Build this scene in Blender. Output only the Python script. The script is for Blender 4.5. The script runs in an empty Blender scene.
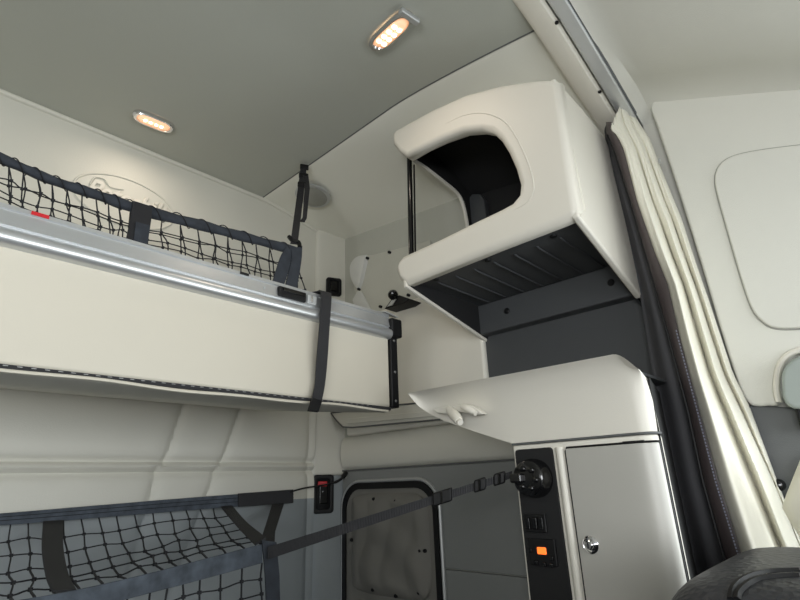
import bpy, bmesh, math, random
from mathutils import Vector as V, Matrix
from mathutils.bvhtree import BVHTree
random.seed(4)
S = bpy.context.scene; C = S.collection
EYE = V((0, 0, 1.3))                       # eye height above the cab floor
F = 509.0
_ax = V((509, -165, -F)).normalized(); _ay = V((-576, -205, -F)); _ay = (_ay - _ax*_ay.dot(_ax)).normalized(); _az = _ax.cross(_ay)
# all coordinates below are metres relative to the eye; X to the passenger side, Y to the rear wall, Z up
def R(px, py):
    v = V((px-400, 300-py, -F)); return V((v.dot(_ax), v.dot(_ay), v.dot(_az)))
def P(px, py, **k):
    r = R(px, py); a, val = list(k.items())[0]; return r*(val/r['xyz'.index(a)])

# ---------------------------------------------------------------- materials
def lin(c): return tuple((x/12.92 if x <= .04045 else ((x+.055)/1.055)**2.4) for x in c)
def rgb(r, g, b): return lin((r/255, g/255, b/255)) + (1,)
def mat(name, col, rough=.6, metal=0, bump=0, scale=200, var=0, emis=None, es=0, kind='noise', spec=.5, sheen=0, vscale=3):
    m = bpy.data.materials.new(name); m.use_nodes = True; nt = m.node_tree; b = nt.nodes['Principled BSDF']
    b.inputs['Base Color'].default_value = col; b.inputs['Roughness'].default_value = rough
    b.inputs['Metallic'].default_value = metal; b.inputs['Specular IOR Level'].default_value = spec
    if sheen: b.inputs['Sheen Weight'].default_value = sheen
    tc = nt.nodes.new('ShaderNodeTexCoord')
    if bump:
        if kind == 'voronoi':
            t = nt.nodes.new('ShaderNodeTexVoronoi'); out = t.outputs['Distance']
        elif kind == 'wave':
            t = nt.nodes.new('ShaderNodeTexWave'); out = t.outputs['Fac']
        else:
            t = nt.nodes.new('ShaderNodeTexNoise'); t.inputs['Detail'].default_value = 4; out = t.outputs['Fac']
        t.inputs['Scale'].default_value = scale
        nt.links.new(tc.outputs['Object'], t.inputs['Vector'])
        bp = nt.nodes.new('ShaderNodeBump'); bp.inputs['Strength'].default_value = bump; bp.inputs['Distance'].default_value = .002
        nt.links.new(out, bp.inputs['Height']); nt.links.new(bp.outputs['Normal'], b.inputs['Normal'])
    if var:
        n = nt.nodes.new('ShaderNodeTexNoise'); n.inputs['Scale'].default_value = vscale; n.inputs['Detail'].default_value = 5
        nt.links.new(tc.outputs['Object'], n.inputs['Vector'])
        mx = nt.nodes.new('ShaderNodeMix'); mx.data_type = 'RGBA'
        mx.inputs['A'].default_value = tuple(c*(1-var) for c in col[:3]) + (1,)
        mx.inputs['B'].default_value = tuple(min(1, c*(1+var)) for c in col[:3]) + (1,)
        nt.links.new(n.outputs['Fac'], mx.inputs['Factor']); nt.links.new(mx.outputs['Result'], b.inputs['Base Color'])
    if emis:
        b.inputs['Emission Color'].default_value = emis; b.inputs['Emission Strength'].default_value = es
    return m
M = dict(
    cream=mat('cream_plastic', rgb(218, 214, 203), .48, bump=.12, scale=600, var=.03),
    vinyl=mat('cream_vinyl', rgb(220, 216, 204), .55, bump=.15, scale=350, var=.04),
    bunk=mat('bunk_vinyl', rgb(199, 193, 178), .5, bump=.1, scale=300, var=.03),
    wall=mat('wall_vinyl', rgb(208, 206, 195), .6, bump=.25, scale=260, var=.05),
    grey=mat('shaded_wall_vinyl', rgb(128, 130, 128), .8, bump=.25, scale=300, var=.06),  # cream lower side wall, its shade put into a grey base colour
    wallup=mat('upper_wall_fabric', rgb(178, 178, 168), .8, bump=.25, scale=400, var=.05),
    greyv=mat('blue_grey_vinyl', rgb(148, 154, 156), .6, bump=.25, scale=260, var=.06),
    liner=mat('headliner_fabric', rgb(176, 178, 169), .9, bump=.35, scale=500, var=.06, vscale=2),
    cove=mat('cove_fabric', rgb(226, 225, 214), .85, bump=.3, scale=500, var=.05, vscale=2),
    cab=mat('cab_trim_fabric', rgb(210, 209, 200), .8, bump=.3, scale=500, var=.03),
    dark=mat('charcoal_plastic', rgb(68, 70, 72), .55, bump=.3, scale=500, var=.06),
    black=mat('black_plastic', rgb(17, 17, 18), .5, spec=.3),
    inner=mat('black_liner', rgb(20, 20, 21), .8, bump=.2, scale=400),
    gloss=mat('gloss_black', rgb(14, 14, 15), .15),
    web=mat('navy_webbing', rgb(50, 55, 63), .8, bump=.5, scale=160, kind='wave', var=.6, vscale=40),
    web2=mat('slate_webbing', rgb(72, 79, 88), .85, bump=.5, scale=160, kind='wave', var=.9, vscale=38),
    strap=mat('black_webbing', rgb(34, 34, 37), .65, bump=.5, scale=180, kind='wave', var=.1, vscale=40),
    cord=mat('net_cord', rgb(24, 25, 29), .8),
    alu=mat('brushed_aluminium', rgb(205, 207, 208), .36, metal=.75, bump=.04, scale=80),
    alu2=mat('matt_aluminium', rgb(190, 192, 192), .45, metal=.6),
    chrome=mat('chrome', rgb(220, 220, 222), .12, metal=1),
    door=mat('satin_door_laminate', rgb(176, 174, 167), .42, metal=.1, bump=.08, scale=400, var=.03),
    leather=mat('black_leather', rgb(38, 40, 45), .42, bump=.5, scale=140, kind='voronoi', var=.08),
    lining=mat('curtain_lining', rgb(74, 74, 77), .8, bump=.3, scale=300, var=.05),
    hem=mat('brown_hem_leather', rgb(82, 74, 74), .4, bump=.2, scale=300),
    stitch=mat('stitch_thread', rgb(150, 154, 172), .5),
    cloth=mat('curtain_cloth', rgb(222, 219, 204), .6, bump=.3, scale=90, var=.04, sheen=.1),
    cover=mat('translucent_cover_cloth', rgb(188, 187, 176), .4, bump=.3, scale=40, var=.06, vscale=12),
    crinkle=mat('crinkled_pouch_cloth', rgb(205, 205, 200), .4, bump=.6, scale=30, var=.06, vscale=20),
    hatch=mat('grey_cover_cloth', rgb(118, 116, 110), .75, bump=.6, scale=25, var=.12, vscale=8),
    red=mat('red_plastic', rgb(190, 25, 35), .4),
    lens=mat('lamp_lens', rgb(255, 236, 214), .3, emis=rgb(255, 176, 120), es=.55),
    led=mat('lit_led', rgb(255, 245, 230), .3, emis=rgb(255, 226, 190), es=6),
    disp=mat('orange_display', rgb(230, 110, 40), .4, emis=rgb(255, 110, 40), es=1.1),
    pillar=mat('pillar_grey', rgb(92, 94, 94), .65, bump=.2, scale=400),
    guide=mat('grey_green_plastic', rgb(150, 158, 152), .5, bump=.1, scale=300),
    tooth=mat('zipper_teeth', rgb(150, 150, 148), .35, metal=.6),
    floor=mat('floor_rubber', rgb(38, 38, 38), .8, bump=.3, scale=120),
    disc=mat('speaker_disc', rgb(150, 150, 143), .5, bump=.2, scale=400),
    quilt=mat('mattress_ticking', rgb(120, 122, 126), .85, bump=.4, scale=60, kind='voronoi', var=.08),
)

# ---------------------------------------------------------------- mesh helpers
def nb(): return bmesh.new()
def origin_of(o):
    p = V((0, 0, 0))
    while o is not None: p = p + o.location; o = o.parent
    return p
def obj(name, bm, m, parent=None, bevel=0, seg=3, solid=0, sub=0, smooth=True, ang=35, flat=False, off=1):
    bmesh.ops.remove_doubles(bm, verts=bm.verts, dist=1e-5)
    bmesh.ops.recalc_face_normals(bm, faces=bm.faces)
    me = bpy.data.meshes.new(name); bm.to_mesh(me); bm.free()
    vs = [v.co for v in me.vertices]
    if parent is None:
        lo = V(tuple(min(c[i] for c in vs) for i in range(3))); hi = V(tuple(max(c[i] for c in vs) for i in range(3)))
        org = V(((lo.x+hi.x)/2, (lo.y+hi.y)/2, lo.z)) + EYE
    else: org = origin_of(parent)
    for v in me.vertices: v.co = v.co + EYE - org
    o = bpy.data.objects.new(name, me); C.objects.link(o); o.parent = parent
    if parent is None: o.location = org
    me.materials.append(M[m] if isinstance(m, str) else m)
    if solid:
        md = o.modifiers.new('solid', 'SOLIDIFY'); md.thickness = solid; md.offset = off
    if bevel:
        md = o.modifiers.new('bevel', 'BEVEL'); md.width = bevel; md.segments = seg; md.limit_method = 'ANGLE'; md.angle_limit = math.radians(ang); md.harden_normals = True
    if sub:
        md = o.modifiers.new('sub', 'SUBSURF'); md.levels = sub; md.render_levels = sub
    if smooth and not flat:
        me.polygons.foreach_set('use_smooth', [True]*len(me.polygons))
        if not bevel and not sub:
            try: me.set_sharp_from_angle(angle=math.radians(40))
            except Exception: pass
    return o
def thing(name, label, cat, loc, group=None):
    o = bpy.data.objects.new(name, None); C.objects.link(o); o.location = V(loc) + EYE; o.empty_display_size = .05
    o['label'] = label; o['category'] = cat
    if group: o['group'] = group
    return o
def tag(o, label, cat, group=None):
    o['label'] = label; o['category'] = cat
    if group: o['group'] = group
    return o
def struct(o): o['kind'] = 'structure'; return o

def box(bm, a, b):
    a = V(a); b = V(b)
    vs = [bm.verts.new((x, y, z)) for x in (a.x, b.x) for y in (a.y, b.y) for z in (a.z, b.z)]
    for f in ((0, 1, 3, 2), (4, 6, 7, 5), (0, 4, 5, 1), (2, 3, 7, 6), (0, 2, 6, 4), (1, 5, 7, 3)): bm.faces.new([vs[i] for i in f])
def obox(bm, c, u, v, w):              # oriented box from centre and three half-vectors
    c, u, v, w = V(c), V(u), V(v), V(w)
    vs = [bm.verts.new(c + u*i + v*j + w*k) for i in (-1, 1) for j in (-1, 1) for k in (-1, 1)]
    for f in ((0, 1, 3, 2), (4, 6, 7, 5), (0, 4, 5, 1), (2, 3, 7, 6), (0, 2, 6, 4), (1, 5, 7, 3)): bm.faces.new([vs[i] for i in f])
def prism(bm, pts, vec):
    vec = V(vec); n = len(pts)
    a = [bm.verts.new(V(p)) for p in pts]; b = [bm.verts.new(V(p)+vec) for p in pts]
    bm.faces.new(a[::-1]); bm.faces.new(b)
    for i in range(n): bm.faces.new((a[i], a[(i+1) % n], b[(i+1) % n], b[i]))
def grid(bm, rows, closed=False):
    g = [[bm.verts.new(V(p)) for p in r] for r in rows]
    for i in range(len(g)-1):
        n = len(g[i])
        for j in range(n if closed else n-1): bm.faces.new((g[i][j], g[i][(j+1) % n], g[i+1][(j+1) % n], g[i+1][j]))
    return g
def cr(pts, n=6):                       # Catmull-Rom
    pts = [V(p) for p in pts]; q = [pts[0]*2-pts[1]] + pts + [pts[-1]*2-pts[-2]]; out = []
    for i in range(1, len(q)-2):
        a, b, c, d = q[i-1:i+3]
        for k in range(n):
            t = k/n; out.append(.5*((2*b) + (c-a)*t + (2*a-5*b+4*c-d)*t*t + (3*b-a-3*c+d)*t**3))
    return out + [pts[-1]]
def tube(bm, pts, r, seg=6, closed=False, cap=True):
    pts = [V(p) for p in pts]; n = len(pts); rings = []; up = None
    for i, p in enumerate(pts):
        if closed: t = (pts[(i+1) % n]-pts[i-1])
        else: t = pts[min(i+1, n-1)]-pts[max(i-1, 0)]
        if t.length < 1e-9: t = V((0, 0, 1))
        t.normalize()
        if up is None: up = t.orthogonal().normalized()
        up = (up - t*up.dot(t)); up = up.normalized() if up.length > 1e-6 else t.orthogonal().normalized()
        s = t.cross(up); rr_ = r[i] if isinstance(r, (list, tuple)) else r
        rings.append([bm.verts.new(p + (up*math.cos(a)+s*math.sin(a))*rr_) for a in [2*math.pi*k/seg for k in range(seg)]])
    for i in range(n if closed else n-1):
        A, B = rings[i], rings[(i+1) % n]
        for k in range(seg): bm.faces.new((A[k], A[(k+1) % seg], B[(k+1) % seg], B[k]))
    if not closed and cap: bm.faces.new(rings[0][::-1]); bm.faces.new(rings[-1])
def band(bm, top, bot, th=.003, d=None):     # a strap between two edge polylines, with thickness
    top = [V(p) for p in top]; bot = [V(p) for p in bot]; rings = []
    n = len(top)
    for i in range(n):
        t = top[min(i+1, n-1)]-top[max(i-1, 0)]; w = bot[i]-top[i]
        nn = (t.cross(w)); nn = nn.normalized()*th/2 if nn.length > 1e-12 else V((0, th/2, 0))
        if d is not None and nn.dot(V(d)) < 0: nn = -nn
        rings.append([bm.verts.new(p) for p in (top[i]+nn, bot[i]+nn, bot[i]-nn, top[i]-nn)])
    for i in range(n-1):
        for k in range(4): bm.faces.new((rings[i][k], rings[i][(k+1) % 4], rings[i+1][(k+1) % 4], rings[i+1][k]))
    bm.faces.new(rings[0][::-1]); bm.faces.new(rings[-1])
def lathe(bm, c, axis, prof, seg=24, squash=None):     # prof: (radius, height along axis)
    c = V(c); a = V(axis).normalized(); u = a.orthogonal().normalized() if squash is None else V(squash).normalized(); w = a.cross(u)
    rings = []
    for r, h in prof:
        rings.append([bm.verts.new(c + a*h + (u*math.cos(t)+w*math.sin(t))*max(r, 1e-4)) for t in [2*math.pi*k/seg for k in range(seg)]])
    for i in range(len(rings)-1):
        for k in range(seg): bm.faces.new((rings[i][k], rings[i][(k+1) % seg], rings[i+1][(k+1) % seg], rings[i+1][k]))
    bm.faces.new(rings[0][::-1]); bm.faces.new(rings[-1])
def rrect(a0, b0, a1, b1, r, n=6):      # rounded rectangle in 2D
    out = []
    for cx, cy, st in ((a1-r, b1-r, 0), (a0+r, b1-r, 90), (a0+r, b0+r, 180), (a1-r, b0+r, 270)):
        for k in range(n+1):
            t = math.radians(st+90*k/n); out.append((cx+r*math.cos(t), cy+r*math.sin(t)))
    return out
def lerp(a, b, t): return a+(b-a)*t
def li(tab, x):
    if x <= tab[0][0]: return tab[0][1]
    for (x0, y0), (x1, y1) in zip(tab, tab[1:]):
        if x <= x1: return y0+(y1-y0)*(x-x0)/(x1-x0)
    return tab[-1][1]
def sstep(t): t = max(0, min(1, t)); return t*t*(3-2*t)

XW, YR = 1.40, 1.70
# ================================================================ the shell
def zc(x, y):
    h = 1.162 - .075*max(0, (.92-y)/.52)**1.35
    c = li([(.35, .17), (1.0, .145), (1.65, .075)], y)
    t = max(0, (abs(x)-1.0)/.4)
    return h - c*t**1.25
bm = nb(); rows = []
for i in range(31):
    y = .40+1.32*i/30; rows.append([(x, y, zc(x, y)) for x in [-1.42+2.42*k/30 for k in range(31)]])
grid(bm, rows); struct(obj('ceiling', bm, 'liner'))
bm = nb(); rows = []
for i in range(31):
    y = .40+1.32*i/30; r = [(.990, y, zc(1, y)+.004), (.995, y, zc(1, y)-.001), (1.0, y, zc(1, y)-.003)]
    r += [(x, y, zc(x, y)-.003) for x in [1.0+.44*k/12 for k in range(1, 13)]]; rows.append(r)
grid(bm, rows); struct(obj('ceiling_side_cove', bm, 'cove'))
bm = nb(); tube(bm, [(.990, y, zc(1, y)) for y in [.40+1.3*k/40 for k in range(41)]], .0022, 6); struct(obj('trim_4', bm, 'pillar'))
# rear wall: upper smooth part and cove trim along the headliner
bm = nb(); box(bm, (-1.42, YR, .10), (1.30, YR+.03, 1.30)); struct(obj('wall_rear', bm, 'wall'))
bm = nb(); tube(bm, [(x, YR-.002, zc(x, YR)-.004) for x in [-1.42+2.71*k/60 for k in range(61)]], .010, 8); struct(obj('trim_1', bm, 'wall'))
# padded rear wall below the upper bunk: seams pressed into the vinyl
zp = P(150, 467, y=YR).z
seamsU = [(180, 410, 163, 462), (237, 412, 221, 460)]; seamsL = [(154, 474, 147, 500), (213, 474, 206, 492)]
def seamlines(L, z0, z1):
    out = []
    for a in L:
        p, q = P(a[0], a[1], y=YR), P(a[2], a[3], y=YR); s = (q.x-p.x)/(q.z-p.z); out.append((p.x - s*p.z, s))
    return out
sU, sL = seamlines(seamsU, 0, 1), seamlines(seamsL, 0, 1)
def pad(u): return math.exp(-(u/.010)**2)*.010 + math.exp(-(u/.03)**2)*.006
bm = nb(); rows = []
xs = [-1.42+2.70*k/330 for k in range(331)]
zs = [.30-.25*k/50 for k in range(51)] + [.05-.9*k/90 for k in range(1, 91)]
for z in zs:
    r = []
    for x in xs:
        d = .0
        L = sU if z > zp else sL
        fade = 1 if z > -.12 else .4
        for a, s in L + [(L[0][0]-.62, L[0][1]), (L[0][0]-1.1, L[0][1])]: d += pad(x-(a+s*z))*fade
        for zz in (zp+.016, zp-.016): d += pad(z-zz)*1.0
        d += pad(x-1.255)*.7
        if abs(z-zp) < .015: d -= .010*math.cos((z-zp)/.015*math.pi/2)
        r.append((x, YR-.028+d, z))
    rows.append(r)
ks = next(i for i, z in enumerate(zs) if z < -.035)
grid(bm, rows[:ks+1]); struct(obj('wall_rear_padding', bm, 'wall'))
bm = nb(); grid(bm, rows[ks:]); struct(obj('wall_rear_lower', bm, 'greyv'))
# corner wall
bm = nb(); prism(bm, [(1.28, YR+.02, -1.3), (1.28, YR-.012, -1.3), (1.40, 1.635, -1.3), (1.43, 1.635, -1.3), (1.43, YR+.02, -1.3)], (0, 0, 1.34))
struct(obj('wall_rear_corner_lower', bm, 'greyv', bevel=.003))
bm = nb(); prism(bm, [(1.28, YR+.02, .04), (1.28, YR-.012, .04), (1.40, 1.635, .04), (1.43, 1.635, .04), (1.43, YR+.02, .04)], (0, 0, 1.10))
struct(obj('wall_rear_corner', bm, 'wall', bevel=.012))
# right wall, upper grey skin + cream padded panel + lower cream panels with shade put into their grey colour
ztop = P(386, 309, x=1.385).z
bm = nb(); box(bm, (XW, .30, -1.3), (XW+.03, 1.66, 1.20)); struct(obj('wall_right', bm, 'wallup'))
bm = nb(); box(bm, (1.375, .913, .185), (1.41, 1.60, ztop)); struct(obj('wall_right_panel', bm, 'vinyl', bevel=.012))
zb = P(345, 471, x=1.385).z
bm = nb(); rows = []
for i in range(25):
    z = lerp(.184, zb+.006, i/24); b = .022*math.sin(math.pi*min(1, (i/24)*1.0))**.5
    rows.append([(1.402-b-.003, y, z) for y in [.60+1.035*k/20 for k in range(21)]])
grid(bm, rows); struct(obj('wall_right_padding', bm, 'wall'))
bm = nb()
s0, s1 = P(437, 566, x=1.385), P(527, 577, x=1.385)
box(bm, (1.388, .60, s1.z-.0), (1.41, 1.634, zb-.002))
struct(obj('wall_right_lower', bm, 'grey', bevel=.004))
bm = nb(); box(bm, (1.388, .60, -1.28), (1.41, 1.634, s1.z-.003)); struct(obj('wall_right_base', bm, 'grey', bevel=.004))
bm = nb(); tube(bm, [(1.388, .60, zb+.001), (1.388, 1.634, zb+.001)], .003, 6); struct(obj('trim_5', bm, 'pillar'))
bm = nb(); box(bm, (-1.42, .30, -1.3), (-1.39, 1.72, 1.25)); struct(obj('wall_left', bm, 'wall'))
bm = nb(); box(bm, (-1.45, -1.6, -1.33), (1.45, 1.75, -1.3)); struct(obj('floor', bm, 'floor'))
# cab shell with side windows and windscreen
def zarch(x):
    x = abs(x); return li([(0, 1.12), (.5, 1.112), (.88, 1.085), (1.12, 1.022), (1.36, .94)], x)
def zcab(x, y):
    z = 1.132 - .50*(.30-y)
    t = max(0, abs(x)-.55)/.60; z -= .110*min(1, t)**2 if t > 0 else 0
    return z
bm = nb(); rows = []
for i in range(21):
    y = .30-1.2*i/20; r = []
    for k in range(25): x = -1.24+2.48*k/24; r.append((x, y, zcab(x, y)))
    zz = zcab(1.24, y); cap = []
    for k in range(1, 9):
        t = math.radians(90*k/8); cap.append((1.24+.135*math.sin(t), zz-.10*(1-math.cos(t))))
    rows.append([(-a, y, b) for a, b in cap[::-1]] + r + [(a, y, b) for a, b in cap])
    if i == 0:
        first = rows.pop(); rows.append([(x_, .299, min(z_, zarch(x_)-.002)) for x_, y_, z_ in first]); rows.append([(x_, .272, z_-.014) for x_, y_, z_ in first])
grid(bm, rows); struct(obj('ceiling_cab', bm, 'cab'))
for nm, x0, x1 in (('wall_right_cab', 1.37, 1.40), ('wall_left_cab', -1.40, -1.37)):
    bm = nb(); box(bm, (x0, -1.6, -1.3), (x1, .30, -.24)); box(bm, (x0, -.02, -.24), (x1, .30, 1.10))
    box(bm, (x0, -1.6, .32), (x1, -.02, .95)); box(bm, (x0, -1.6, -.24), (x1, -1.0, .32)); struct(obj(nm, bm, 'cab'))
bm = nb(); box(bm, (-1.4, -1.6, -1.3), (1.4, -1.57, -.20)); box(bm, (-1.4, -1.6, .42), (1.4, -1.57, .60))
box(bm, (-1.4, -1.6, .40), (1.4, -.85, .43)); struct(obj('wall_front', bm, 'pillar'))
glass = mat('window_glass', (1, 1, 1, 1), 0); glass.node_tree.nodes['Principled BSDF'].inputs['Transmission Weight'].default_value = 1; glass.node_tree.nodes['Principled BSDF'].inputs['IOR'].default_value = 1.01

# header beam across the sleeper opening and the curtain track under it
arch = [(-1.36, .93), (-1.12, 1.02), (-.88, 1.08), (-.5, 1.112), (0, 1.12), (.5, 1.112), (.88, 1.085), (1.12, 1.022), (1.36, .94)]
ap = [V((p[0], 0, p[1])) for p in arch]; ap = cr(ap, 6)
bm = nb(); rows = []
for p in ap: rows.append([(p.x, .408, p.z+.05), (p.x, .404, p.z+.002), (p.x, .396, p.z-.006), (p.x, .352, p.z-.010), (p.x, .344, p.z-.004), (p.x, .344, p.z+.05)])
grid(bm, rows); struct(obj('trim_2', bm, 'vinyl'))
bm = nb(); box(bm, (-1.42, .28, 1.12), (1.42, .42, 1.25)); struct(obj('trim_3', bm, 'inner'))
tr = thing('curtain_track', 'curved silver aluminium curtain track across the ceiling above the cream curtain', 'curtain track', (0, .32, 1.09))
ap = [p for p in ap if abs(p.x) < 1.325]
bm = nb(); rows = []
for p in ap: rows.append([(p.x, .338, p.z+.03), (p.x, .338, p.z-.012), (p.x, .334, p.z-.016), (p.x, .306, p.z-.016), (p.x, .302, p.z-.012), (p.x, .302, p.z+.03)])
grid(bm, rows); obj('rail', bm, 'alu', tr)
bm = nb(); rows = []
for p in ap: rows.append([(p.x, .3015, p.z+.08), (p.x, .3015, p.z-.006), (p.x, .297, p.z-.004), (p.x, .297, p.z+.08)])
grid(bm, rows); obj('gasket', bm, 'pillar', tr)
for px, py in ((558, 22), (600, 87)):
    p = P(px, py, y=.344); z = min(ap, key=lambda q: abs(q.x-p.x)).z
    bm = nb(); lathe(bm, (p.x, .347, z-.011), (0, 0, -1), [(.005, 0), (.005, .003), (.002, .004)], 10); obj('screw', bm, 'black', tr)

# ================================================================ ceiling lamps
def lamp(label, e0, e1, hw, nled, rows_, cap):
    zt = zc(P(*e0, z=1.15).x, P(*e0, z=1.15).y)-.001
    a, b = P(*e0, z=zt), P(*e1, z=zt)
    for _ in range(6): a = P(*e0, z=zc(a.x, a.y)-.003); b = P(*e1, z=zc(b.x, b.y)-.003)
    c = (a+b)/2; u = (b-a); L = u.length/2; u.normalize(); w = u.cross(V((0, 0, -1))).normalized(); n = w.cross(u).normalized()
    if n.z > 0: n = -n
    t = thing('ceiling_lamp', label, 'ceiling lamp', c)
    def loc(s, q, h): return c + u*s + w*q + n*h
    def outline(k, h):
        pts = []
        for i in range(32):
            th = 2*math.pi*i/32; cx, sx = math.cos(th), math.sin(th)
            pts.append(loc(L*k*abs(cx)**.55*(1 if cx > 0 else -1), hw*k*abs(sx)**.8*(1 if sx > 0 else -1), h))
        return pts
    bm = nb(); grid(bm, [outline(1.0, -.002), outline(1.0, .005), outline(.92, .011), outline(.80, .011), outline(.76, .006)], closed=True)
    obj('housing', bm, 'chrome', t)
    bm = nb(); r = [outline(.76, .006), outline(.70, .010), outline(.5, .012), outline(.2, .0125)]; g = grid(bm, r, closed=True); bm.faces.new(g[-1]); obj('lens', bm, 'lens', t)
    for j in range(rows_):
        for i in range(nled):
            s = (i-(nled-1)/2)*L*(1.05/nled)-(L*.06 if cap else 0); q = (j-(rows_-1)/2)*hw*.62
            bm = nb(); lathe(bm, loc(s, q, .010), n, [(L*.065+.001, 0), (L*.06+.001, .004), (.001, .005)], 12); obj('led', bm, 'led', t)
    if cap:
        bm = nb(); obox(bm, loc(L*.93, 0, .010), u*.009, w*hw*1.15, n*.007); obj('switch_bar', bm, 'alu2', t, bevel=.004)
    d = bpy.data.lights.new('lamp_glow', 'AREA'); d.energy = .45; d.color = (1, .86, .72); d.size = L*1.2; d.size_y = hw; d.shape = 'RECTANGLE'
    o = bpy.data.objects.new('lamp_glow', d); C.objects.link(o); o.location = c + n*.03 + EYE
    o.rotation_euler = (0, 0, math.atan2(u.y, u.x))
lamp('lit warm rectangular lamp in the headliner above the overhead cabinet', (372, 48), (411, 12), .026, 4, 2, True)
lamp('lit narrow oval lamp in the headliner near the rear wall above the net', (133, 112), (174, 129), .030, 4, 1, False)
# domed disc in the side cove
p = P(313, 190, x=1.10); p = V((1.10, p.y, zc(1.10, p.y)-.020)); q = V((1.2, p.y, zc(1.2, p.y))) - V((1.0, p.y, zc(1.0, p.y))); nrm = V((q.z, 0, -q.x)).normalized()
if nrm.z > 0: nrm = -nrm
sp = thing('speaker', 'round grey domed speaker in the ceiling cove behind the net strap', 'speaker', p)
bm = nb(); lathe(bm, p, nrm, [(.072, -.004), (.072, .004), (.066, .008), (.058, .006)], 40); obj('rim', bm, 'alu2', sp)
bm = nb(); lathe(bm, p, nrm, [(.060, .0), (.060, .007), (.048, .014), (.03, .017), (.005, .018)], 40); obj('grille', bm, 'disc', sp)

# ================================================================ embossed emblem on the rear wall
eL, eR, eT = P(74, 180, y=YR), P(173, 222, y=YR), P(105, 172, y=YR)
cx = (eL.x+eR.x)/2; ra = (eR.x-eL.x)/2; tT = P(97, 181, y=YR).z; cz = tT-.040; rb = eT.z-cz+.004
em = thing('wall_emblem', 'embossed oval script emblem on the cream rear wall above the upper net', 'emblem', (cx, YR, cz))
bm = nb(); tube(bm, [(cx+ra*math.cos(t), YR-.001, cz+rb*math.sin(t)) for t in [2*math.pi*k/72 for k in range(72)]], .0040, 6, closed=True); obj('oval_ring', bm, 'wall', em)
cu = bpy.data.curves.new('t', 'FONT'); cu.body = 'Peterbilt'; cu.size = .1; cu.shear = .35; cu.extrude = .005; cu.bevel_depth = .0022; cu.align_x = 'CENTER'; cu.align_y = 'CENTER'; cu.offset = .0006
to = bpy.data.objects.new('t', cu); C.objects.link(to); bpy.context.view_layer.update()
me = bpy.data.meshes.new_from_object(to.evaluated_get(bpy.context.evaluated_depsgraph_get())); bpy.data.objects.remove(to)
bm = nb(); bm.from_mesh(me); w = max(v.co.x for v in bm.verts)-min(v.co.x for v in bm.verts); k = 1.66*ra/w; hh_ = max(v.co.y for v in bm.verts)
for v in bm.verts: v.co = V((cx+v.co.x*k, YR-.002-v.co.z, tT-(hh_-v.co.y)*k*1.15))
obj('lettering', bm, 'cream', em)
bm = nb(); tube(bm, cr([(cx-ra*.72, YR-.003, cz+rb*.2), (cx-ra*.66, YR-.003, cz+rb*.55), (cx-ra*.48, YR-.003, cz+rb*.62), (cx-ra*.36, YR-.003, cz+rb*.4), (cx-ra*.1, YR-.003, cz+rb*.47)]), .003, 6); obj('flourish', bm, 'wall', em)

# ================================================================ upper bunk
BX0, BX1 = -1.36, 1.022
bk = thing('upper_bunk', 'cream vinyl upper bunk with silver front rail folded across the rear wall', 'bunk', (0, 1.3, .2))
bm = nb(); prism(bm, [(BX0, 1.0, .201), (BX0, 1.0, .398), (BX0, 1.03, .44), (BX0, 1.60, .46), (BX0, 1.66, .285), (BX0, 1.02, .196)], (BX1-BX0, 0, 0))
obj('front_cushion', bm, 'bunk', bk, bevel=.006)
bm = nb(); rows = []
for k in range(81):
    x = lerp(BX0, BX1-.005, k/80); wv = .004*math.sin(x*9)+.003*math.sin(x*23+1)
    rows.append([(x, 1.004, .190+wv*.5), (x, 1.02, .188+wv*.3), (x, 1.3, .222), (x, 1.655, .268)])
grid(bm, rows); obj('underside_cover', bm, 'vinyl', bk, solid=.004)
bm = nb(); tube(bm, [(lerp(BX0, BX1-.01, k/80), 1.0, .190+.002*math.sin(lerp(BX0, BX1, k/80)*9)+.0015*math.sin(lerp(BX0, BX1, k/80)*23+1)) for k in range(81)], .0035, 6); obj('piping', bm, 'bunk', bk)
zt_ = thing; bm = nb(); box(bm, (BX0, .9985, .192), (BX1, 1.006, .2005)); zp_ = obj('zipper_tape', bm, 'strap', bk)
bm = nb(); n = 120
for k in range(n):
    x = lerp(BX0+.01, .95, k/n); box(bm, (x, .9975, .1978), (x+.007, .9985, .1990))
obj('zipper_teeth', bm, 'tooth', zp_)
prof = [(1.004, .394), (.988, .396), (.981, .403), (.980, .412), (.984, .421), (.992, .425), (.994, .4275), (.994, .4295), (.990, .431), (.996, .4585), (.9965, .4605), (.9935, .4625), (.9945, .4700), (1.002, .4735), (1.03, .479), (1.07, .481), (1.07, .44), (1.03, .43)]
bm = nb(); prism(bm, [(BX0, a, b) for a, b in prof], (1.020-BX0, 0, 0)); obj('aluminium_rail', bm, 'alu', bk, ang=60)
pa, pb = P(278, 293, y=.99), P(305, 299, y=.99)
bm = nb(); box(bm, (pa.x, .984, .4335), (pb.x, .996, .4590)); la = obj('latch', bm, 'black', bk, bevel=.003)
bm = nb(); box(bm, (pa.x+.01, .981, .447), (pb.x-.006, .985, .456)); obj('latch_button', bm, 'gloss', la, bevel=.001)
bm = nb(); box(bm, (pb.x+.006, .986, .433), (pb.x+.035, .996, .4585)); obj('striker', bm, 'alu2', bk, bevel=.003)
bm = nb(); box(bm, (pb.x+.014, .983, .438), (pb.x+.020, .987, .4545)); obj('striker_pin', bm, 'chrome', bk, bevel=.0015)
pr0, pr1 = P(31, 214, y=.993), P(49, 218, y=.993)
bm = nb(); box(bm, (pr0.x, .9915, .4630), (pr1.x, .9940, .4696)); obj('tag', bm, 'red', bk)['label'] = 'small red tag on the rail'
q = P(240, 274, y=.993); bm = nb(); box(bm, (q.x, .9915, .4632), (q.x+.022, .9938, .4690)); obj('slot', bm, 'black', bk)
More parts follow.
